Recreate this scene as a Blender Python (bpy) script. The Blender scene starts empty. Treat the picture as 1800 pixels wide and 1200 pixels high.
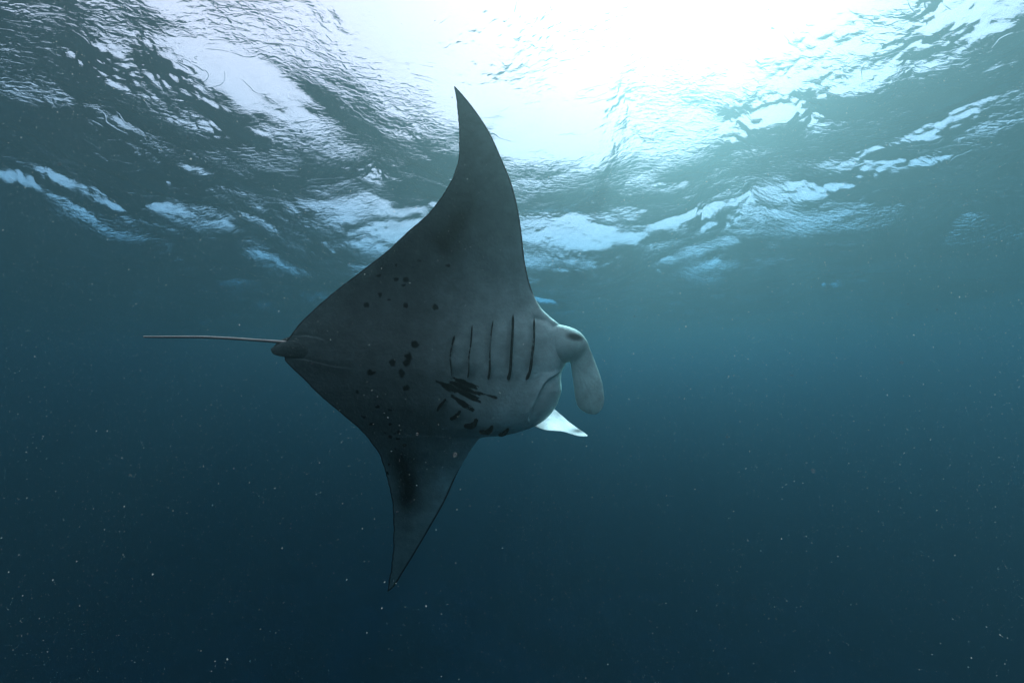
import bpy, math
import numpy as np
from mathutils import Matrix, Vector

rng = np.random.default_rng(11)
SC = bpy.context.scene
COL = SC.collection

# ------------------------------------------------------------------ camera, light, exposure
CAM_DEPTH = 3.5
PITCH = 5.6
cam_data = bpy.data.cameras.new('camera')
cam_data.lens = 12.5
cam_data.sensor_width = 36.0
cam_data.clip_start = 0.02
cam_data.clip_end = 2000.0
cam = bpy.data.objects.new('camera', cam_data)
cam.location = (0, 0, -CAM_DEPTH)
cam.rotation_euler = (math.radians(90 + PITCH), 0, 0)
COL.objects.link(cam)
SC.camera = cam
CAM_M = Matrix.Translation(cam.location) @ cam.rotation_euler.to_matrix().to_4x4()

SUN_EL, SUN_AZ = 54.0, 31.0      # azimuth clockwise from +Y
world = bpy.data.worlds.new('World')
SC.world = world
world.use_nodes = True
wn = world.node_tree
wn.nodes.clear()
sky = wn.nodes.new('ShaderNodeTexSky')
sky.sky_type = 'NISHITA'
sky.sun_disc = False
sky.sun_elevation = math.radians(SUN_EL)
sky.sun_rotation = math.radians(SUN_AZ)
sky.air_density = 1.0
sky.dust_density = 1.0
sky.ozone_density = 1.0
bg = wn.nodes.new('ShaderNodeBackground')
bg.inputs['Strength'].default_value = 0.1
wo = wn.nodes.new('ShaderNodeOutputWorld')
# thin high cloud over the blue
cl = wn.nodes.new('ShaderNodeTexNoise')
cl.inputs['Scale'].default_value = 2.2
cl.inputs['Detail'].default_value = 5
clr = wn.nodes.new('ShaderNodeMapRange')
clr.inputs['From Min'].default_value = 0.3
clr.inputs['From Max'].default_value = 0.7
clr.inputs['To Min'].default_value = 0.72
clr.inputs['To Max'].default_value = 0.95
clm = wn.nodes.new('ShaderNodeMix')
clm.data_type = 'RGBA'
clm.inputs[7].default_value = (9.4, 5.3, 5.6, 1)
wtc = wn.nodes.new('ShaderNodeTexCoord')
wn.links.new(wtc.outputs['Generated'], cl.inputs['Vector'])
wn.links.new(cl.outputs[0], clr.inputs['Value'])
wn.links.new(clr.outputs[0], clm.inputs[0])
wn.links.new(sky.outputs[0], clm.inputs[6])
wn.links.new(clm.outputs[2], bg.inputs[0])
wn.links.new(bg.outputs[0], wo.inputs[0])

sun_data = bpy.data.lights.new('sun', 'SUN')
sun_data.energy = 5.0
sun_data.angle = math.radians(0.5)
sun_data.color = (1.0, 0.88, 0.80)
sun = bpy.data.objects.new('sun', sun_data)
sd = Vector((math.sin(math.radians(SUN_AZ)) * math.cos(math.radians(SUN_EL)),
             math.cos(math.radians(SUN_AZ)) * math.cos(math.radians(SUN_EL)),
             math.sin(math.radians(SUN_EL))))
sun.rotation_euler = sd.to_track_quat('Z', 'Y').to_euler()
sun.location = sd * 30
COL.objects.link(sun)

SC.view_settings.view_transform = 'Standard'
SC.view_settings.look = 'None'
SC.view_settings.gamma = 1.0
SC.view_settings.use_curve_mapping = False
SC.view_settings.exposure = 1.6
SC.render.engine = 'CYCLES'
cy = SC.cycles
cy.max_bounces = 10
cy.diffuse_bounces = 2
cy.glossy_bounces = 4
cy.transmission_bounces = 4
cy.transparent_max_bounces = 16
cy.volume_bounces = 1
cy.use_denoising = True
cy.sample_clamp_indirect = 8.0


# ------------------------------------------------------------------ helpers
def new_mat(name):
    m = bpy.data.materials.new(name)
    m.use_nodes = True
    m.node_tree.nodes.clear()
    return m, m.node_tree.nodes, m.node_tree.links


def link(name, verts, faces, mat, parent=None, smooth=True, kind=None):
    """ONE mesh object from numpy arrays (faces: list of arrays of quads or tris)"""
    me = bpy.data.meshes.new(name)
    verts = np.asarray(verts, np.float32)
    me.vertices.add(len(verts))
    me.vertices.foreach_set('co', verts.ravel())
    idx, start, tot, n = [], [], [], 0
    for f in (faces if isinstance(faces, list) else [faces]):
        f = np.asarray(f, np.int32)
        if len(f) == 0:
            continue
        k = f.shape[1]
        idx.append(f.ravel())
        start.append(n + np.arange(len(f)) * k)
        tot.append(np.full(len(f), k))
        n += f.size
    idx, start, tot = map(np.concatenate, (idx, start, tot))
    me.loops.add(n)
    me.loops.foreach_set('vertex_index', idx.astype(np.int32))
    me.polygons.add(len(start))
    me.polygons.foreach_set('loop_start', start.astype(np.int32))
    me.polygons.foreach_set('loop_total', tot.astype(np.int32))
    if smooth:
        me.polygons.foreach_set('use_smooth', np.ones(len(start), bool))
    me.update(calc_edges=True)
    me.validate()
    me.materials.append(mat)
    o = bpy.data.objects.new(name, me)
    COL.objects.link(o)
    if parent:
        o.parent = parent
    if kind:
        o['kind'] = kind
    return o


def grid_faces(nr, nc, wrap=False, flip=False):
    r, c = np.meshgrid(np.arange(nr - 1), np.arange(nc if wrap else nc - 1), indexing='ij')
    c2 = (c + 1) % nc
    q = np.stack([r * nc + c, r * nc + c2, (r + 1) * nc + c2, (r + 1) * nc + c], -1).reshape(-1, 4)
    return q[:, ::-1] if flip else q


def interp_s(pts, x, xi=1, yi=0):
    """smooth (monotone cubic) interpolation of traced points"""
    p = np.array(pts, float)
    X, Y = p[:, xi], p[:, yi]
    h = np.diff(X)
    d = np.diff(Y) / h
    m = np.zeros(len(X))
    m[0], m[-1] = d[0], d[-1]
    for i in range(1, len(X) - 1):
        if d[i - 1] * d[i] > 0:
            w1, w2 = 2 * h[i] + h[i - 1], h[i] + 2 * h[i - 1]
            m[i] = (w1 + w2) / (w1 / d[i - 1] + w2 / d[i])
    x = np.clip(x, X[0], X[-1])
    k = np.clip(np.searchsorted(X, x, side='right') - 1, 0, len(X) - 2)
    t = (x - X[k]) / h[k]
    return ((1 + 2 * t) * (1 - t) ** 2 * Y[k] + t * (1 - t) ** 2 * h[k] * m[k]
            + t * t * (3 - 2 * t) * Y[k + 1] + t * t * (t - 1) * h[k] * m[k + 1])


def sstep(a, b, x):
    t = np.clip((x - a) / (b - a), 0, 1)
    return t * t * (3 - 2 * t)


def poly_dist(px, py, line):
    """distance to a polyline, the parameter along it 0..1 and the side (>0 = left of its direction on screen)"""
    best = np.full(px.shape, 1e9)
    par = np.zeros(px.shape)
    side = np.zeros(px.shape)
    n = len(line) - 1
    for i in range(n):
        (x0, y0), (x1, y1) = line[i], line[i + 1]
        dx, dy = x1 - x0, y1 - y0
        t = np.clip(((px - x0) * dx + (py - y0) * dy) / (dx * dx + dy * dy), 0, 1)
        qx, qy = px - (x0 + t * dx), py - (y0 + t * dy)
        d = np.hypot(qx, qy)
        m = d < best
        best = np.where(m, d, best)
        par = np.where(m, (i + t) / n, par)
        side = np.where(m, dx * qy - dy * qx, side)
    return best, par, side


def vnoise(px, py, seed=0):
    """smooth value noise"""
    r = np.random.default_rng(seed)
    tab = r.random((256, 256))
    xi, yi = np.floor(px).astype(int), np.floor(py).astype(int)
    fx, fy = px - xi, py - yi
    fx, fy = fx * fx * (3 - 2 * fx), fy * fy * (3 - 2 * fy)
    g = lambda a, b: tab[a % 256, b % 256]
    return (g(xi, yi) * (1 - fx) * (1 - fy) + g(xi + 1, yi) * fx * (1 - fy)
            + g(xi, yi + 1) * (1 - fx) * fy + g(xi + 1, yi + 1) * fx * fy)


# ------------------------------------------------------------------ the setting: sea surface
def sea_tile(L, N, lmin, lmax, slope, wind, spread, power, seed):
    """a periodic patch of random sea: height and horizontal chop, scaled to an rms slope"""
    r = np.random.default_rng(seed)
    k1 = np.fft.fftfreq(N, 1.0 / N) * 2 * np.pi / L
    kx, ky = np.meshgrid(k1, k1, indexing='ij')
    k = np.hypot(kx, ky)
    k[0, 0] = 1
    lam = 2 * np.pi / k
    win = sstep(lmin * 0.8, lmin * 1.2, lam) * (1 - sstep(lmax * 0.8, lmax * 1.2, lam))
    ang = (kx * math.cos(wind) + ky * math.sin(wind)) / k
    D = (1 - spread) + spread * ang ** 2
    amp = k ** (-power) * win * np.sqrt(np.maximum(D, 0))
    amp[0, 0] = 0
    H = amp * (r.normal(size=(N, N)) + 1j * r.normal(size=(N, N)))
    h = np.fft.ifft2(H).real
    sx = np.fft.ifft2(1j * kx * H).real
    sy = np.fft.ifft2(1j * ky * H).real
    s = slope / math.sqrt((sx ** 2 + sy ** 2).mean())
    cx = np.fft.ifft2(-1j * kx / k * H).real
    cyy = np.fft.ifft2(-1j * ky / k * H).real
    return L, N, np.stack([h * s, cx * s, cyy * s], -1)


def sample(tile, x, y):
    L, N, a = tile
    u, v = x / L * N, y / L * N
    i, j = np.floor(u).astype(int), np.floor(v).astype(int)
    fu, fv = (u - i)[:, None], (v - j)[:, None]
    g = lambda p, q: a[p % N, q % N]
    return (g(i, j) * (1 - fu) * (1 - fv) + g(i + 1, j) * fu * (1 - fv)
            + g(i, j + 1) * (1 - fu) * fv + g(i + 1, j + 1) * fu * fv)


def ripple_bump(N, K, targets):
    """capillary ripples too small for the mesh: fine stretched ripples in gusts, and thin sharp wave fronts"""
    geo = N.new('ShaderNodeNewGeometry')

    def mapped(rot, scale):
        mp = N.new('ShaderNodeMapping')
        mp.vector_type = 'POINT'
        mp.inputs['Rotation'].default_value = (0, 0, math.radians(rot))
        mp.inputs['Scale'].default_value = scale
        K.new(geo.outputs['Position'], mp.inputs['Vector'])
        return mp.outputs[0]

    def noise(vec, scale, detail, rough=0.5, dist=0.0):
        n = N.new('ShaderNodeTexNoise')
        n.noise_dimensions = '2D'
        n.inputs['Scale'].default_value = scale
        n.inputs['Detail'].default_value = detail
        n.inputs['Roughness'].default_value = rough
        n.inputs['Distortion'].default_value = dist
        K.new(vec, n.inputs['Vector'])
        return n.outputs[0]

    def mth(op, a, b=None, c=None):
        n = N.new('ShaderNodeMath')
        n.operation = op
        for i, v in enumerate((a, b, c)):
            if v is None:
                continue
            if isinstance(v, (int, float)):
                n.inputs[i].default_value = v
            else:
                K.new(v, n.inputs[i])
        return n.outputs[0]

    def ramp(v, a, b, lo, hi):
        n = N.new('ShaderNodeMapRange')
        n.interpolation_type = 'SMOOTHSTEP'
        for k, x in zip(('From Min', 'From Max', 'To Min', 'To Max'), (a, b, lo, hi)):
            n.inputs[k].default_value = x
        K.new(v, n.inputs['Value'])
        return n.outputs[0]

    gust = ramp(noise(mapped(20, (0.6, 1, 1)), 0.9, 3), 0.40, 0.62, BUMP['calm'], 1.0)
    fine = mth('MULTIPLY', mth('MULTIPLY', noise(mapped(-12, (0.38, 1, 1)), 19.0, 2.5, 0.55, 0.6), BUMP['fine']), gust)
    cross = mth('MULTIPLY', mth('MULTIPLY', noise(mapped(30, (0.4, 1, 1)), 9.0, 2, 0.55, 0.8), BUMP['cross']), gust)
    # thin fronts along the contour lines of a warped noise
    c = noise(mapped(8, (0.45, 1, 1)), 2.4, 3.0, 0.5, 0.9)
    fr1 = mth('DIVIDE', mth('ABSOLUTE', mth('SUBTRACT', c, 0.5)), BUMP['front_w'])
    front = mth('MULTIPLY', mth('POWER', 2.718, mth('MULTIPLY', mth('MULTIPLY', fr1, fr1), -1.0)), BUMP['front'])
    front = mth('MULTIPLY', front, ramp(noise(mapped(50, (0.8, 1, 1)), 1.1, 2), 0.5, 0.62, 0.0, 1.0))
    h = mth('ADD', mth('ADD', fine, cross), front)
    bp = N.new('ShaderNodeBump')
    bp.inputs['Strength'].default_value = 1.0
    bp.inputs['Distance'].default_value = 1.0
    K.new(h, bp.inputs['Height'])
    for t in targets:
        K.new(bp.outputs[0], t.inputs['Normal'])


BUMP = dict(calm=0.16, fine=0.020, cross=0.013, front=0.0032, front_w=0.013)


def build_sea():
    dense = np.linspace(-math.radians(64), math.radians(64), 900)
    back = np.linspace(math.radians(64), math.radians(296), 150)[1:-1]
    th = np.concatenate([dense, back])
    r = np.concatenate([np.linspace(0.02, 2.2, 60)[:-1],
                        1400.0 / np.linspace(1400.0 / 2.2, 34, 620)[:-1],
                        np.geomspace(1400.0 / 34, 145, 30)])
    R, T = np.meshgrid(r, th, indexing='ij')
    x, y = (R * np.sin(T)).ravel(), (R * np.cos(T)).ravel()
    big = sea_tile(47.0, 768, 0.7, 7.0, SEA['big'], 1.9, 0.6, 2.6, SEA['seed'])
    mid = sea_tile(23.0, 1024, 0.25, 1.2, SEA['mid'], 1.6, 0.5, 2.2, 5)
    rip = sea_tile(7.3, 1024, 0.03, 0.22, SEA['rip'], 1.5, 0.35, 2.0, 8)
    # gusts: patches of ripples and slick patches between them
    g = 0.6 * vnoise(x / 1.3 + 40, y / 1.3 + 40, 3) + 0.4 * vnoise(x / 0.5 + 40, y / 0.5 + 9, 4)
    g = 0.15 + 1.5 * sstep(0.36, 0.66, g)
    d = sample(big, x + SEA['off'][0], y + SEA['off'][1])
    u = 2 * np.pi * (y + 0.15 * x - 8) / 26                             # the long swell under the chop, lower behind its trough
    sw = np.where(u > np.pi / 2, 1 - 0.22 * (1 - np.sin(u)), np.sin(u))
    d[:, 0] -= SEA['swell'] * 26 / (2 * np.pi) * sw
    d += sample(mid, x, y) * np.array([1, 0.9, 0.9]) * (0.5 + 0.6 * g)[:, None]
    d += sample(rip, x + 0.15 * d[:, 1], y) * np.array([1, 0.8, 0.8]) * g[:, None]
    fade = (1 - sstep(60, 140, np.hypot(x, y)))[:, None]
    d *= fade
    v = np.stack([x - d[:, 1], y - d[:, 2], d[:, 0]], -1)
    nr, nc = len(r), len(th)
    v = np.concatenate([v, [[0, 0, v[:nc, 2].mean()]]])
    fan = np.stack([np.arange(nc), np.full(nc, nr * nc), (np.arange(nc) + 1) % nc], -1)
    m, N, K = new_mat('sea_water_surface')
    out = N.new('ShaderNodeOutputMaterial')
    mix = N.new('ShaderNodeMixShader')
    fr = N.new('ShaderNodeFresnel')
    fr.inputs['IOR'].default_value = 1.33
    tr = N.new('ShaderNodeBsdfTransparent')
    gl = N.new('ShaderNodeBsdfGlossy')
    gl.inputs['Roughness'].default_value = 0.02
    ripple_bump(N, K, (fr, gl))
    K.new(fr.outputs[0], mix.inputs[0])
    K.new(tr.outputs[0], mix.inputs[1])
    K.new(gl.outputs[0], mix.inputs[2])
    K.new(mix.outputs[0], out.inputs['Surface'])
    return link('sea_surface', v, [grid_faces(nr, nc, wrap=True), fan], m, kind='structure')


SEA = dict(big=0.255, mid=0.12, rip=0.18, seed=3, off=(46.65, 19.18), swell=0.19)
sea = build_sea()


def build_seabed():
    n = 220
    a = np.linspace(-1, 1, n)
    a = np.sign(a) * np.abs(a) ** 1.7 * 145
    X, Y = np.meshgrid(a, a + 0.0, indexing='ij')
    x, y = X.ravel(), Y.ravel()
    z = -21 + 2.2 * (vnoise(x / 9 + 60, y / 9 + 60, 21) - .5) + 1.2 * (vnoise(x / 3.1 + 90, y / 3.1 + 90, 22) - .5) \
        + 0.5 * (vnoise(x / 1.1 + 140, y / 1.1 + 140, 23) - .5)
    m, N, K = new_mat('sand_and_reef')
    out = N.new('ShaderNodeOutputMaterial')
    b = N.new('ShaderNodeBsdfPrincipled')
    b.inputs['Roughness'].default_value = 0.95
    nz = N.new('ShaderNodeTexNoise')
    nz.inputs['Scale'].default_value = 0.35
    nz.inputs['Detail'].default_value = 6
    ge = N.new('ShaderNodeNewGeometry')
    rp = N.new('ShaderNodeValToRGB')
    rp.color_ramp.elements[0].position = 0.42
    rp.color_ramp.elements[0].color = (0.03, 0.035, 0.03, 1)
    rp.color_ramp.elements[1].position = 0.6
    rp.color_ramp.elements[1].color = (0.10, 0.10, 0.085, 1)
    K.new(ge.outputs['Position'], nz.inputs['Vector'])
    K.new(nz.outputs[0], rp.inputs[0])
    K.new(rp.outputs[0], b.inputs['Base Color'])
    K.new(b.outputs[0], out.inputs['Surface'])
    return link('seabed', np.stack([x, y, z], -1), grid_faces(n, n), m, kind='structure')


build_seabed()

# the water itself: one closed box of even scattering and absorption
HAZE = dict(density=0.27, scatter=(0.063, 0.088, 0.088), absorb=(0.11, 0.465, 0.61), g=0.785)


def build_haze():
    X, Y, Z0, Z1 = 150, 150, -25.0, 1.4
    v = [(sx * X, sy * Y, z) for z in (Z0, Z1) for sx, sy in ((-1, -1), (1, -1), (1, 1), (-1, 1))]
    f = [(3, 2, 1, 0), (4, 5, 6, 7), (0, 1, 5, 4), (1, 2, 6, 5), (2, 3, 7, 6), (3, 0, 4, 7)]
    m, N, K = new_mat('murky_water_volume')
    out = N.new('ShaderNodeOutputMaterial')
    pv = N.new('ShaderNodeVolumePrincipled')
    pv.inputs['Color'].default_value = (*HAZE['scatter'], 1)
    pv.inputs['Absorption Color'].default_value = (*HAZE['absorb'], 1)
    pv.inputs['Density'].default_value = HAZE['density']
    pv.inputs['Density Attribute'].default_value = ''
    pv.inputs['Temperature Attribute'].default_value = ''
    pv.inputs['Color Attribute'].default_value = ''
    pv.inputs['Anisotropy'].default_value = HAZE['g']
    K.new(pv.outputs[0], out.inputs['Volume'])
    return link('haze', v, np.array(f), m, smooth=False, kind='stuff')


build_haze()

# ------------------------------------------------------------------ the manta ray
F = 625.0          # focal length in the photograph's pixels
DIST = 1.95
BODY = DIST / 3.05      # the offsets below are for an animal seen at 3.05 m


def place(px, py, w):
    """world points for traced outline points; w is metres towards the diver from the ray's mean plane"""
    px, py, w = np.broadcast_arrays(np.asarray(px, float), np.asarray(py, float), np.asarray(w, float))
    d = DIST - w * BODY
    p = np.stack([(px - 900) / F * d, -(py - 600) / F * d, -d], -1)
    M = np.array(CAM_M)
    return p @ M[:3, :3].T + M[:3, 3]


ROOT_LOC = place(760, 640, 0)
manta = bpy.data.objects.new('manta_ray', None)
manta.location = ROOT_LOC
manta.empty_display_size = 0.3
manta['label'] = 'large manta ray banking below the sea surface with its pale spotted belly towards us'
manta['category'] = 'manta ray'
COL.objects.link(manta)

LE = [(800, 152), (812, 165), (836, 195), (860, 232), (882, 280), (900, 325), (911, 370), (917, 410), (922, 455),
      (929, 490), (938, 518), (950, 540), (966, 556), (984, 571), (994, 585), (998, 605), (998, 625), (994, 640),
      (987, 655), (986, 668), (987, 685), (983, 700), (975, 718), (961, 735), (940, 749), (915, 758), (897, 763),
      (880, 766), (858, 767.5), (846, 769), (838, 776), (827, 791), (807, 825), (781, 882), (752, 933), (729, 972),
      (708, 1006), (695, 1027), (688, 1035), (682, 1039)]
TE = [(798, 152), (801, 169), (805, 200), (807, 234), (807, 266), (804, 288), (795, 313), (779, 341), (754, 374),
      (718, 406), (679, 442), (636, 476), (600, 503), (560, 537), (530, 565), (513, 587), (503, 600), (500, 612),
      (501, 632), (512, 645), (530, 662), (555, 688), (580, 710), (610, 735), (628, 750), (649, 773), (667, 799),
      (680, 838), (688, 874), (691, 905), (691.5, 951), (689, 988), (684.5, 1016), (681, 1039)]

UP_GILLS = [
    [(939, 558), (939, 590), (936, 620), (932, 650), (925, 668)],
    [(902, 552), (901, 585), (899, 620), (897, 650), (893, 669)],
    [(867, 562), (863, 590), (861, 620), (861, 645), (858, 668)],
    [(830, 571), (828, 600), (824, 630), (824, 650), (822, 665)],
    [(799, 590), (795, 605), (791, 630), (793, 648), (794, 662)]]
UP_W = [(2.6, 3.2, 4.5), (3.0, 3.4, 4.2), (1.6, 2.2, 3.2), (2.2, 1.3, 1.6), (3.2, 1.1, 0.8)]
LOW_GILLS = [
    [(894, 752), (890, 758), (884, 763), (876, 765)],
    [(866, 747), (862, 755), (853, 760), (842, 758)],
    [(838, 735), (835, 743), (827, 749), (815, 748)],
    [(809, 721), (805, 728), (799, 733), (791, 737)],
    [(784, 700), (778, 708), (772, 715), (769, 723)]]
LOW_W = [(2.4, 4.2, 3.0), (3.0, 5.0, 3.0), (3.0, 5.2, 4.0), (2.2, 4.2, 2.6), (1.6, 3.0, 2.0)]
LIP = [(988, 650), (978, 659), (966, 665), (955, 677), (947, 694), (936, 717), (928, 736), (936, 750)]

SPOTS = [(645, 536, 6, 5.5), (668, 519, 4.5, 4), (685, 527, 3.5, 3), (714, 536, 4.2, 4), (764, 540, 6, 5.5), (729, 606, 7.5, 6.5),
         (690, 638, 6, 7.5), (718, 630, 7, 11), (714, 638, 7, 7), (706, 656, 6, 7.5), (652, 655, 8, 6), (715, 682, 6, 5), (628, 688, 3.6, 2.6),
         (664, 715, 3.8, 2.6), (686, 720, 4.6, 2.6), (639, 732, 4, 3), (654, 745, 6, 2.8), (685, 744, 3.8, 2.6), (699, 759, 3.4, 2.8),
         (693, 762, 2.4, 2), (685, 769, 3, 2.8), (699, 770, 3.8, 2.6), (711, 782, 3.2, 3), (677, 760, 2.4, 2), (705, 800, 2, 2), (694, 790, 2, 2),
         (708, 501, 4, 3), (714, 491, 6.5, 5.5), (696, 490, 4, 3.2), (666, 484, 4, 3.6), (696, 466, 3, 2.6), (788, 466, 4.6, 3.6),
         (737, 458, 3.2, 2.8), (759, 424, 2.4, 2.2), (684, 817, 2.5, 2), (680, 832, 3, 3)]
STROKES = [((769, 671), (800, 688), 4.5), ((778, 674), (812, 690), 5.5), ((795, 664), (818, 669), 3.4), ((800, 668), (838, 681), 5),
           ((792, 672), (835, 690), 4.5), ((800, 684), (838, 701), 6), ((815, 690), (842, 706), 4.5), ((795, 694), (818, 716), 4),
           ((800, 700), (832, 721), 4.2), ((835, 688), (852, 693), 4), ((845, 690), (874, 700), 2.6)]


def pigment_and_light(px, py, edge_le, edge_te, ventral):
    """skin colour plus painted light from position on the animal: white belly, ink spots, grey wing smudges, dark margins"""
    n1 = vnoise(px / 26 + 7, py / 26 + 7, 31)
    n2 = vnoise(px / 7 + 7, py / 7 + 7, 32)
    base = np.stack([np.full(px.shape, .235), np.full(px.shape, .33), np.full(px.shape, .31)], -1)
    base *= (0.84 + 0.2 * n1 + 0.12 * n2)[..., None]
    base *= ((0.50 + 1.45 * sstep(700, 960, px) + 0.8 * sstep(890, 990, px)) * (0.62 + 0.33 * sstep(330, 580, py) + 1.6 * sstep(745, 870, py) + 0.35 * sstep(685, 750, py) * sstep(760, 860, px)))[..., None]  # light painted into the skin: brighter towards the head and on the lower belly
    ink = np.zeros(px.shape)
    wx = px + 4.5 * (vnoise(px / 5 + 3, py / 5 + 3, 33) - .5)
    wy = py + 4.5 * (vnoise(px / 5 + 30, py / 5 + 30, 34) - .5)
    for x, y, a, b in SPOTS:
        d = np.hypot((wx - x) / a, (wy - y) / b)
        ink = np.maximum(ink, 1 - sstep(0.65, 1.15, d))
    sx = px + 5.0 * (vnoise(px / 9 + py / 9, (py - px * .45) / 1.8, 35) - .5)
    sy = py + 4.5 * (vnoise(px / 12 + 30, (py - px * .45) / 1.6, 36) - .5)
    for p, q, r in STROKES:
        d, t, _ = poly_dist(sx, sy, [p, q])
        rr = r * (0.55 + 0.45 * np.sin(np.pi * np.clip(t, .05, .95)))
        ink = np.maximum(ink, 1 - sstep(0.7, 1.1, d / rr))
    # smudges along the rear of each wing
    d1, t1, _ = poly_dist(px, py, [(762, 448), (790, 415), (812, 375), (830, 330)])
    sm = 0.95 * np.exp(-(d1 / (34 - 10 * t1)) ** 2) * (1 - 0.75 * sstep(.55, 1, t1)) * sstep(0, .25, t1 + .05)
    d2, t2, _ = poly_dist(px, py, [(688, 772), (708, 812), (716, 850), (716, 890), (712, 925)])
    sm = np.maximum(sm, 0.9 * np.exp(-(d2 / 24) ** 2) * (1 - 0.8 * sstep(.6, 1, t2)) * sstep(0, .35, t2 + .06))
    sm = sm * (0.8 + 0.4 * n1)
    base *= (1 - np.clip(sm, 0, 0.93))[..., None]
    # eye and horn root patch
    d3 = np.hypot(((px - 1010) * .96 + (py - 592) * .25) / 19, ((py - 592) - (px - 1010) * .22) / 8.5)
    base *= (1 - 0.88 * (1 - sstep(.35, 1.25, d3)))[..., None]
    base *= (1 - ink * 0.985)[..., None]
    # margins
    brown = np.array([.035, .022, .024])
    em = np.maximum(1 - sstep(1.2, 3.2 + 1.5 * n2, edge_le), 1 - sstep(.8, 2.2 + n2, edge_te))
    base = base * (1 - em[..., None]) + brown * em[..., None]
    base = np.where(ventral[..., None], base, np.array([.022, .022, .026]) * (0.8 + .5 * n1)[..., None])
    return np.concatenate([base, np.ones(px.shape + (1,))], -1)


def manta_skin(name, translucent):
    m, N, K = new_mat(name)
    out = N.new('ShaderNodeOutputMaterial')
    b = N.new('ShaderNodeBsdfPrincipled')
    at = N.new('ShaderNodeAttribute')
    at.attribute_name = 'pigment_and_light'
    b.inputs['Roughness'].default_value = 0.62
    b.inputs['Specular IOR Level'].default_value = 0.12
    nz = N.new('ShaderNodeTexNoise')
    nz.inputs['Scale'].default_value = 60
    nz.inputs['Detail'].default_value = 4
    tc = N.new('ShaderNodeTexCoord')
    bp = N.new('ShaderNodeBump')
    bp.inputs['Strength'].default_value = 0.25
    bp.inputs['Distance'].default_value = 0.01
    K.new(tc.outputs['Object'], nz.inputs['Vector'])
    K.new(nz.outputs[0], bp.inputs['Height'])
    K.new(bp.outputs[0], b.inputs['Normal'])
    # mottling, scuffs and old scratches in the skin
    n2 = N.new('ShaderNodeTexNoise')
    n2.inputs['Scale'].default_value = 9
    n2.inputs['Detail'].default_value = 8
    n2.inputs['Roughness'].default_value = 0.65
    mp = N.new('ShaderNodeMapping')
    mp.inputs['Scale'].default_value = (1.0, 1.0, 4.0)
    mp.inputs['Rotation'].default_value = (0.3, 0.5, 0.2)
    K.new(tc.outputs['Object'], n2.inputs['Vector'])
    K.new(tc.outputs['Object'], mp.inputs['Vector'])
    n3 = N.new('ShaderNodeTexNoise')
    n3.inputs['Scale'].default_value = 5
    n3.inputs['Detail'].default_value = 3
    n3.inputs['Distortion'].default_value = 0.4
    K.new(mp.outputs[0], n3.inputs['Vector'])

    def rng_node(src, a, b2, lo, hi):
        r = N.new('ShaderNodeMapRange')
        for k2, x in zip(('From Min', 'From Max', 'To Min', 'To Max'), (a, b2, lo, hi)):
            r.inputs[k2].default_value = x
        K.new(src, r.inputs['Value'])
        return r.outputs[0]

    mot = rng_node(n2.outputs[0], 0.3, 0.7, 0.72, 1.22)
    sub = N.new('ShaderNodeMath')
    sub.operation = 'SUBTRACT'
    sub.inputs[1].default_value = 0.5
    K.new(n3.outputs[0], sub.inputs[0])
    ab = N.new('ShaderNodeMath')
    ab.operation = 'ABSOLUTE'
    K.new(sub.outputs[0], ab.inputs[0])
    scr = rng_node(ab.outputs[0], 0.0, 0.006, 1.22, 1.0)
    mu = N.new('ShaderNodeMath')
    mu.operation = 'MULTIPLY'
    K.new(mot, mu.inputs[0])
    K.new(scr, mu.inputs[1])
    vm = N.new('ShaderNodeVectorMath')
    vm.operation = 'SCALE'
    K.new(at.outputs['Color'], vm.inputs[0])
    K.new(mu.outputs[0], vm.inputs['Scale'])
    K.new(vm.outputs[0], b.inputs['Base Color'])
    if translucent:
        t = N.new('ShaderNodeBsdfTranslucent')
        mx = N.new('ShaderNodeMixShader')
        mx.inputs[0].default_value = translucent
        K.new(at.outputs['Color'], t.inputs['Color'])
        K.new(b.outputs[0], mx.inputs[1])
        K.new(t.outputs[0], mx.inputs[2])
        K.new(mx.outputs[0], out.inputs['Surface'])
    else:
        K.new(b.outputs[0], out.inputs['Surface'])
    return m


SKIN = manta_skin('manta_skin', 0.0)
FIN_SKIN = manta_skin('manta_fin_skin', 0.10)
GILL, _N, _K = new_mat('gill_cavity')
_o = _N.new('ShaderNodeOutputMaterial')
_b = _N.new('ShaderNodeBsdfPrincipled')
_b.inputs['Base Color'].default_value = (.012, .010, .011, 1)
_b.inputs['Roughness'].default_value = .7
_b.inputs['Specular IOR Level'].default_value = 0.1
_K.new(_b.outputs[0], _o.inputs['Surface'])


def mean_plane(px, py):
    """the disc rolls: upper wing leans towards us, lower wing bends away; the head swings away a little"""
    w = interp_s([(.36, 150), (.28, 260), (.12, 400), (.0, 540), (-.02, 640), (-.05, 715), (-.17, 785), (-.38, 850), (-.62, 950), (-.85, 1040)], py)
    return w - 0.10 * (px - 760) / 250


def thickness(px, py):
    """full thickness of the section at this place: the gill basket stays deep to its lower edge, the wings thin out early"""
    soft = interp_s([(.012, 150), (.03, 200), (.055, 300), (.085, 400), (.16, 480), (.34, 550), (.56, 610), (.68, 660), (.66, 710),
                     (.48, 748), (.24, 775), (.13, 805), (.08, 840), (.05, 900), (.025, 1000), (.012, 1040)], py)
    blunt = interp_s([(.012, 150), (.03, 200), (.055, 300), (.085, 400), (.16, 480), (.36, 550), (.58, 610), (.70, 660), (.74, 710),
                      (.72, 742), (.64, 756), (.42, 765), (.2, 775), (.12, 800), (.08, 840), (.05, 900), (.025, 1000), (.012, 1040)], py)
    k = sstep(765, 870, px)
    return soft + (blunt - soft) * k


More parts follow.
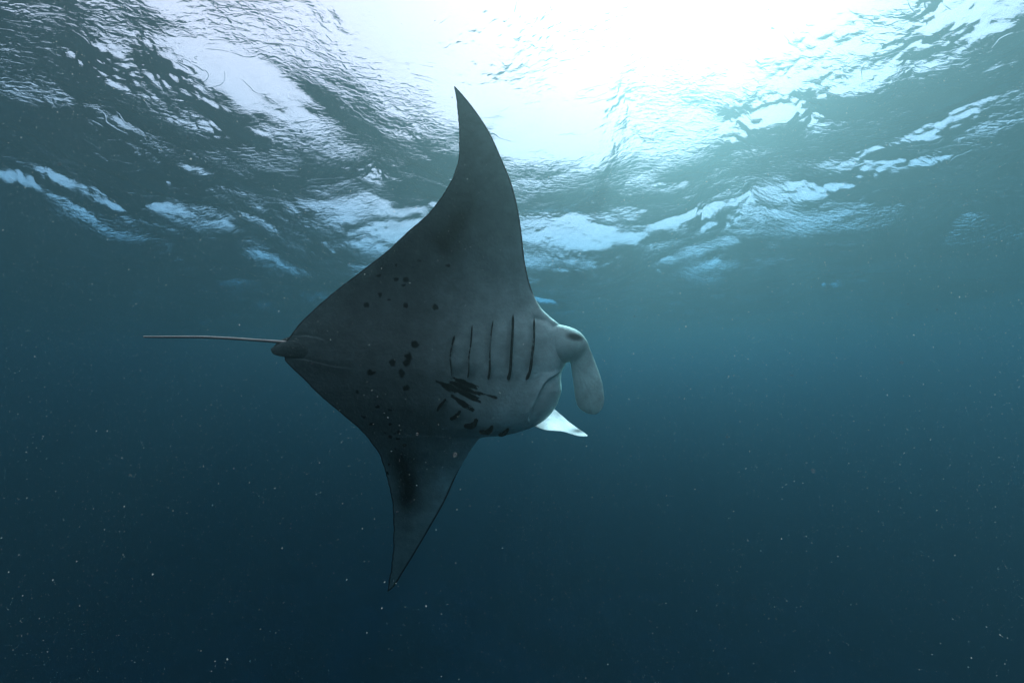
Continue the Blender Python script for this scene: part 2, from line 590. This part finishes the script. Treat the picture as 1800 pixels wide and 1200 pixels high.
def relief(px, py):
    """small forms on the belly: gill plates, jaw line, midline, pelvic girdle"""
    h = np.zeros(px.shape)
    for g, s in [(q, 1.0) for q in UP_GILLS]:
        d, t, side = poly_dist(px, py, g)
        ends = sstep(0, .3, t) * (1 - sstep(.6, 1, t))
        ant = side < 0 if s == 1.0 else side < 0
        h += s * ends * np.where(ant, .028 * np.exp(-d / 14.0), -.014 * np.exp(-(d / 8.0) ** 2))
    d, t, side = poly_dist(px, py, LIP)
    ends = sstep(0, .1, t) * (1 - sstep(.7, .97, t))
    h += ends * np.where(side < 0, -.012 * np.exp(-(d / 9) ** 2), .013 * np.exp(-(d / 9) ** 2))
    d, t, _ = poly_dist(px, py, [(984, 571), (972, 573), (958, 563), (940, 560)])
    h -= .012 * np.exp(-(d / 5) ** 2)
    for ln in ([(505, 590), (535, 590), (560, 594), (580, 602)], [(502, 626), (540, 633), (590, 645), (640, 650)]):
        d, t, side = poly_dist(px, py, ln)
        h += (1 - sstep(.6, 1, t)) * np.where(side > 0, .001, -.004) * np.exp(-(d / 6) ** 2)
    return h


def section(t):
    """aerofoil half-thickness, t = 0 trailing edge .. 1 leading edge"""
    c = 1 - t
    return 5 * (0.2969 * np.sqrt(c) - 0.1260 * c - 0.3516 * c ** 2 + 0.2843 * c ** 3 - 0.1036 * c ** 4)


def ventral_w(px, py):
    le, te = interp_s(LE, py), interp_s(TE, py)
    t = np.clip((px - te) / np.maximum(le - te, .5), 0, 1)
    return mean_plane(px, py) + thickness(px, py) * section(t) * 0.5 + relief(px, py)


def build_body():
    ys = np.concatenate([np.linspace(152.0, 170, 16)[:-1], np.linspace(170, 540, 240)[:-1], np.linspace(540, 738, 160)[:-1],
                         np.linspace(738, 785, 70)[:-1], np.linspace(785, 1020, 150)[:-1], np.linspace(1020, 1039, 16)])
    M, MD = 400, 60
    q = np.linspace(0, 1, M)
    tv = 0.65 * q + 0.35 * (0.5 - 0.5 * np.cos(np.pi * q))
    tv = np.where(q > .5, tv + 0 * q, tv)
    td = (0.5 - 0.5 * np.cos(np.pi * np.linspace(1, 0, MD + 2)))[1:-1]
    t = np.concatenate([tv, td])
    vent = np.concatenate([np.ones(M, bool), np.zeros(MD, bool)])
    le, te = interp_s(LE, ys), interp_s(TE, ys)
    T, Yg = np.meshgrid(t, ys)
    V = np.broadcast_to(vent, T.shape)
    # a slightly ragged trailing edge
    rag = 1.1 * (vnoise(ys / 4.0, ys * 0 + 3, 41) - .5) + 1.2 * (vnoise(ys / 15.0, ys * 0 + 5, 42) - .5)
    te2 = te + rag * sstep(152, 175, ys) * (1 - sstep(1015, 1039, ys))
    X = te2[:, None] + T * (le - te2)[:, None]
    half = thickness(X, Yg) * section(T) * 0.5
    W = mean_plane(X, Yg) + np.where(V, half, -1.15 * half)
    W = W + np.where(V, relief(X, Yg) * np.clip(half / .01, 0, 1), 0)
    P = place(X, Yg, W) - ROOT_LOC
    nr, nc = T.shape
    faces = [grid_faces(nr, nc, wrap=True)]
    cap = [np.arange(nc)[None, :], (np.arange(nc) + (nr - 1) * nc)[None, ::-1]]
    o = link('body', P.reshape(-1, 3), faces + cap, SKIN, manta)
    slope_le = np.gradient(le, ys)[:, None]
    slope_te = np.gradient(te, ys)[:, None]
    e_le = (1 - T) * (le - te)[:, None] / np.sqrt(1 + slope_le ** 2)
    e_te = T * (le - te)[:, None] / np.sqrt(1 + slope_te ** 2)
    e_le = e_le + 4 * sstep(500, 545, Yg) * (1 - sstep(800, 850, Yg))      # head and jaw have no dark margin
    c = pigment_and_light(X, Yg, e_le, e_te, V)
    a = o.data.color_attributes.new('pigment_and_light', 'FLOAT_COLOR', 'POINT')
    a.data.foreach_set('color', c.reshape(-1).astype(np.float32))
    return o


body = build_body()


def blade(name, stations, mat, n_len=90, n_w=40, ridges=0.0, dark=None):
    """a fin lofted through stations (edge A px, edge B px, w at A, w at B, half thickness, camber)"""
    S = np.array([[*a, *b, wa, wb, th, cb] for a, b, wa, wb, th, cb in stations], float)
    u = np.linspace(0, len(S) - 1, n_len)
    k = np.arange(len(S))
    G = np.stack([interp_s(np.stack([S[:, j], k], -1), u) for j in range(8)], -1)
    q = np.linspace(0, 1, n_w)
    c = 0.5 - 0.5 * np.cos(np.pi * q)
    t = np.concatenate([c, c[::-1][1:-1]])
    sgn = np.concatenate([np.ones(n_w), -np.ones(n_w - 2)])
    T, U = np.meshgrid(t, u)
    B = [np.broadcast_to(G[:, j:j + 1], T.shape) for j in range(8)]
    X = B[0] + T * (B[2] - B[0])
    Y = B[1] + T * (B[3] - B[1])
    prof = np.sqrt(np.clip(4 * T * (1 - T), 0, 1))
    fan = np.arctan2(Y - 640, X - 1012) * 14 if ridges > .01 else T * 9      # creases fan out from the fold
    rd = ridges * (.6 if ridges > .01 else 1) * (vnoise(fan + 25, np.hypot(X - 1012, Y - 640) / 45 + 3, 55) - .5) * prof
    rd = rd * (sstep(628, 652, Y) if ridges > .01 else 1)
    W = B[4] + T * (B[5] - B[4]) + sgn * B[6] * prof + B[7] * 4 * T * (1 - T) + rd
    P = place(X, Y, W) - ROOT_LOC
    nr, nc = T.shape
    cap = [np.arange(nc)[None, :], (np.arange(nc) + (nr - 1) * nc)[None, ::-1]]
    o = link(name, P.reshape(-1, 3), [grid_faces(nr, nc, wrap=True)] + cap, mat, manta)
    big = np.full(X.shape, 50.0)
    col = pigment_and_light(X, Y, big, big, np.broadcast_to(True, X.shape))
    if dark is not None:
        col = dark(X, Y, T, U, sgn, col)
    a = o.data.color_attributes.new('pigment_and_light', 'FLOAT_COLOR', 'POINT')
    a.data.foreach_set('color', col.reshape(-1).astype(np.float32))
    return o


W0 = float(mean_plane(np.array(980.0), np.array(620.0)))


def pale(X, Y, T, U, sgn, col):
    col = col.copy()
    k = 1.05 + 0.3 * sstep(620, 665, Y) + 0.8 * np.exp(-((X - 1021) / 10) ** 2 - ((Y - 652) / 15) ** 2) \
        + 0.45 * sstep(.86, .99, T) * sstep(590, 640, Y) + 0.25 * (vnoise(np.arctan2(Y - 640, X - 1012) * 22 + 40, Y / 40, 71) - .5) * sstep(640, 660, Y)  # paints in the highlight at the fold and a lit outer rim
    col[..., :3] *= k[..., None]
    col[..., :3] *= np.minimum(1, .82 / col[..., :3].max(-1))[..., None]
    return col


horn = blade('cephalic_fin', [
    ((945, 645), (945, 572), W0 - .01, W0 - .01, .05, 0),
    ((966, 643), (968, 568), W0, W0, .08, 0),
    ((984, 640), (987, 571), W0 + .01, W0, .084, .005),
    ((996, 637), (1004, 575.5), W0 + .02, W0, .078, .01),
    ((1001, 636), (1020, 584), W0 + .02, W0, .064, .015),
    ((1003, 639), (1031, 598), W0 + .02, W0 - .01, .05, .015),
    ((1004.5, 648), (1037, 613), W0 + .03, W0 - .03, .03, .0),
    ((1006.5, 663), (1045, 633), W0 + .02, W0 - .06, .03, .012),
    ((1009, 681), (1053.5, 656), W0 + .015, W0 - .07, .028, .02),
    ((1011, 698), (1060, 680), W0 + .01, W0 - .07, .026, .022),
    ((1015, 712), (1062, 701), W0 + .005, W0 - .06, .022, .018),
    ((1023, 721), (1059, 716), W0 + .0, W0 - .05, .017, .012),
    ((1034, 726.5), (1053, 724), W0 - .01, W0 - .03, .011, 0),
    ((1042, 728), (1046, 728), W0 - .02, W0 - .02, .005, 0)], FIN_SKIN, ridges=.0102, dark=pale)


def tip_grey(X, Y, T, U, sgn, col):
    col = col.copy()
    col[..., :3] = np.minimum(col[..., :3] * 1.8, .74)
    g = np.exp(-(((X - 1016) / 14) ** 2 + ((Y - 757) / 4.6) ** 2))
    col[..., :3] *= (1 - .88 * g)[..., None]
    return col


far_horn = blade('cephalic_fin', [
    ((946, 716), (930, 744), W0 - .34, W0 - .26, .03, 0),
    ((967, 716), (944, 751), W0 - .38, W0 - .14, .022, .0),
    ((985, 728), (962, 756), W0 - .38, W0 - .03, .017, .0),
    ((1000, 741), (985, 757.5), W0 - .34, W0 - .04, .014, .0),
    ((1015, 752), (1003, 762), W0 - .29, W0 - .08, .010, 0),
    ((1027, 760), (1018, 766), W0 - .23, W0 - .11, .007, 0),
    ((1033, 765), (1031, 767), W0 - .17, W0 - .15, .003, 0)], FIN_SKIN, n_w=24, ridges=.008, dark=tip_grey)

WT = float(mean_plane(np.array(500.0), np.array(612.0)))


def greyish(X, Y, T, U, sgn, col):
    col = col.copy()
    col[..., :3] *= np.where(sgn > 0, .62, .08)[None, :, None]
    return col




def vw(x, y, d):
    return float(ventral_w(np.array([float(x)]), np.array([float(y)]))[0]) + d


blade('pelvic_fin', [
    ((575, 606), (575, 634), vw(575, 606, -.03), vw(575, 634, -.03), .012, 0),
    ((545, 601), (545, 633), vw(545, 601, -.014), vw(545, 633, -.014), .012, .004),
    ((518, 598), (520, 630), vw(518, 598, -.004), vw(520, 630, -.004), .011, .008),
    ((499, 601), (502, 627.5), WT + .008, WT + .012, .011, .01),
    ((487, 606), (490, 625.5), WT + .0, WT + .008, .009, .008),
    ((478.5, 611), (481, 622.5), WT - .01, WT + .0, .006, .005),
    ((475.5, 613), (476.5, 617), WT - .02, WT - .01, .003, 0)], SKIN, n_len=60, n_w=24, dark=greyish)
blade('pelvic_fin', [
    ((545, 588), (545, 606), WT - .03, WT - .03, .012, 0),
    ((518, 590), (518, 606), WT - .04, WT - .04, .012, .0),
    ((500, 594.5), (501, 607), WT - .05, WT - .05, .009, .0),
    ((488, 602), (489, 609), WT - .055, WT - .055, .006, 0),
    ((481, 608), (482, 611), WT - .06, WT - .06, .003, 0)], SKIN, n_len=30, n_w=16, dark=greyish)


def tube(name, pts, radii, mat, parent, n=14, seg=60):
    """a tapering tube along (px, py, w) points"""
    p = np.array(pts, float)
    k = np.arange(len(p))
    u = np.linspace(0, len(p) - 1, seg)
    c = np.stack([interp_s(np.stack([p[:, j], k], -1), u) for j in range(3)], -1)
    r = interp_s(np.stack([np.array(radii, float), k], -1), u) * BODY
    P = place(c[:, 0], c[:, 1], c[:, 2]) - ROOT_LOC
    tan = np.gradient(P, axis=0)
    tan /= np.linalg.norm(tan, axis=1)[:, None]
    up = np.array([0, 0, 1.0])
    s = np.cross(tan, up)
    s /= np.linalg.norm(s, axis=1)[:, None]
    b = np.cross(s, tan)
    a = np.linspace(0, 2 * np.pi, n, endpoint=False)
    ring = P[:, None] + r[:, None, None] * (np.cos(a)[None, :, None] * s[:, None] + np.sin(a)[None, :, None] * b[:, None])
    cap = [np.arange(n)[None, :], (np.arange(n) + (seg - 1) * n)[None, ::-1]]
    o = link(name, ring.reshape(-1, 3), [grid_faces(seg, n, wrap=True)] + cap, mat, parent)
    return o, a, seg


tail_mat, _N, _K = new_mat('tail_skin')
_o = _N.new('ShaderNodeOutputMaterial')
_b = _N.new('ShaderNodeBsdfPrincipled')
_b.inputs['Base Color'].default_value = (.36, .29, .26, 1)
_b.inputs['Roughness'].default_value = .35
_K.new(_b.outputs[0], _o.inputs['Surface'])
tube('tail', [(253, 592, WT + .12), (300, 592.2, WT + .11), (350, 592.4, WT + .08), (400, 594.5, WT + .04), (450, 597.8, WT - .0),
              (497, 601.2, WT - .03), (530, 604, WT - .05), (570, 606, WT - .06)],
     [.0075, .0095, .0105, .011, .0115, .0135, .02, .02], tail_mat, manta, seg=90)


def gill(line, widths, lift):
    """a dark slit: a thin curved sliver lying in the groove behind each gill plate"""
    n = 40
    p = np.array(line, float)
    k = np.arange(len(p)) / (len(p) - 1)
    u = np.linspace(0, 1, n)
    x = interp_s(np.stack([p[:, 0], k], -1), u)
    y = interp_s(np.stack([p[:, 1], k], -1), u)
    w = np.interp(u, [0, .5, 1], widths) * np.clip(np.minimum(u / .06, (1 - u) / .05), .12, 1) * (0.85 + .3 * vnoise(u * 9, u * 0 + p[0, 0], 61))
    tx, ty = np.gradient(x), np.gradient(y)
    L = np.hypot(tx, ty)
    nx, ny = -ty / L, tx / L
    m = 7
    s = np.linspace(-.5, .5, m)
    X = x[:, None] + nx[:, None] * w[:, None] * s
    Y = y[:, None] + ny[:, None] * w[:, None] * s
    Wt = ventral_w(X, Y)
    top = Wt + lift + .003 * np.cos(np.pi * s)
    bot = Wt - .02
    P = np.concatenate([place(X, Y, top), place(X, Y, bot)[:, ::-1]], 1) - ROOT_LOC
    nr, nc = P.shape[:2]
    cap = [np.arange(nc)[None, :], (np.arange(nc) + (nr - 1) * nc)[None, ::-1]]
    return link('gill_slit', P.reshape(-1, 3), [grid_faces(nr, nc, wrap=True)] + cap, GILL, manta)


for k, (g, w) in enumerate(zip(UP_GILLS + LOW_GILLS, UP_W + LOW_W)):
    gill(g, np.array(w) * (1.3 if k < 5 else 1.9), .008 if k < 5 else .018)


# ------------------------------------------------------------------ drifting specks
def build_specks():
    n = 78000
    M = np.array(CAM_M)
    d = 0.30 + 4.2 * rng.random(n) ** 0.7
    x = (rng.random(n) - .5) * 2 * 1.7 * d
    y = (rng.random(n) - .5) * 2 * 1.15 * d
    p = np.stack([x, y, -d], -1) @ M[:3, :3].T + M[:3, 3]
    r = 0.00038 * np.exp(0.42 * rng.normal(size=n)) * (0.5 + 0.75 * d)
    # they drift in loose clouds rather than evenly
    cl = 0.6 * vnoise(p[:, 0] * 2.1 + 60, p[:, 2] * 2.1 + 90, 81) + 0.4 * vnoise(p[:, 0] * 5 + 60 + p[:, 1] * 3, p[:, 2] * 5 + 90, 82)
    keep = (p[:, 2] < -.5) & (rng.random(n) < 0.15 + 1.5 * sstep(.3, .75, cl))
    p, r = p[keep], r[keep]
    n = len(p)
    oct_v = np.array([(1, 0, 0), (-1, 0, 0), (0, 1, 0), (0, -1, 0), (0, 0, 1), (0, 0, -1)], float)
    oct_f = np.array([(0, 2, 4), (2, 1, 4), (1, 3, 4), (3, 0, 4), (2, 0, 5), (1, 2, 5), (3, 1, 5), (0, 3, 5)])
    sc = r[:, None] * (0.7 + 0.9 * rng.random((n, 3)))
    v = (p[:, None] + oct_v[None] * sc[:, None]).reshape(-1, 3)
    f = (oct_f[None] + 6 * np.arange(n)[:, None, None]).reshape(-1, 3)
    m, N, K = new_mat('marine_snow')
    out = N.new('ShaderNodeOutputMaterial')
    b = N.new('ShaderNodeBsdfDiffuse')
    b.inputs['Color'].default_value = (.8, .76, .7, 1)
    t = N.new('ShaderNodeBsdfTranslucent')
    t.inputs['Color'].default_value = (.8, .76, .7, 1)
    mx = N.new('ShaderNodeMixShader')
    mx.inputs[0].default_value = .5
    K.new(b.outputs[0], mx.inputs[1])
    K.new(t.outputs[0], mx.inputs[2])
    tp = N.new('ShaderNodeBsdfTransparent')
    m2 = N.new('ShaderNodeMixShader')
    m2.inputs[0].default_value = .58
    K.new(mx.outputs[0], m2.inputs[1])
    K.new(tp.outputs[0], m2.inputs[2])
    K.new(m2.outputs[0], out.inputs['Surface'])
    return link('marine_snow', v, f, m, kind='stuff')


build_specks()


def build_blurred_specks():
    """a few larger see-through blobs standing in for out-of-focus specks close to the diver"""
    n = 34
    M = np.array(CAM_M)
    d = 0.4 + 0.9 * rng.random(n)
    x = (rng.random(n) - .5) * 2 * 1.6 * d
    y = (rng.random(n) * 1.5 - .75) * d
    p = np.stack([x, y, -d], -1) @ M[:3, :3].T + M[:3, 3]
    r = 0.0019 * np.exp(0.4 * rng.normal(size=n))
    nu, nv = 12, 8
    th = np.linspace(0, 2 * np.pi, nu, endpoint=False)
    ph = np.linspace(0.15, np.pi - 0.15, nv)
    P, T = np.meshgrid(ph, th, indexing='ij')
    unit = np.stack([np.sin(P) * np.cos(T), np.sin(P) * np.sin(T), np.cos(P)], -1).reshape(-1, 3)
    sc = r[:, None] * (0.75 + 0.6 * rng.random((n, 3)))
    v = (p[:, None] + unit[None] * sc[:, None]).reshape(-1, 3)
    f = (grid_faces(nv, nu, wrap=True)[None] + nu * nv * np.arange(n)[:, None, None]).reshape(-1, 4)
    m, N, K = new_mat('blurred_speck')
    out = N.new('ShaderNodeOutputMaterial')
    b = N.new('ShaderNodeBsdfDiffuse')
    b.inputs['Color'].default_value = (.8, .68, .62, 1)
    tp = N.new('ShaderNodeBsdfTransparent')
    lw = N.new('ShaderNodeLayerWeight')
    lw.inputs['Blend'].default_value = 0.35
    mr = N.new('ShaderNodeMapRange')
    mr.inputs['From Min'].default_value = 0.1
    mr.inputs['From Max'].default_value = 0.8
    mr.inputs['To Min'].default_value = 0.91
    mr.inputs['To Max'].default_value = 0.99
    mx = N.new('ShaderNodeMixShader')
    K.new(lw.outputs['Facing'], mr.inputs['Value'])
    K.new(mr.outputs[0], mx.inputs[0])
    K.new(b.outputs[0], mx.inputs[1])
    K.new(tp.outputs[0], mx.inputs[2])
    K.new(mx.outputs[0], out.inputs['Surface'])
    return link('blurred_specks', v, f, m, kind='stuff')


build_blurred_specks()
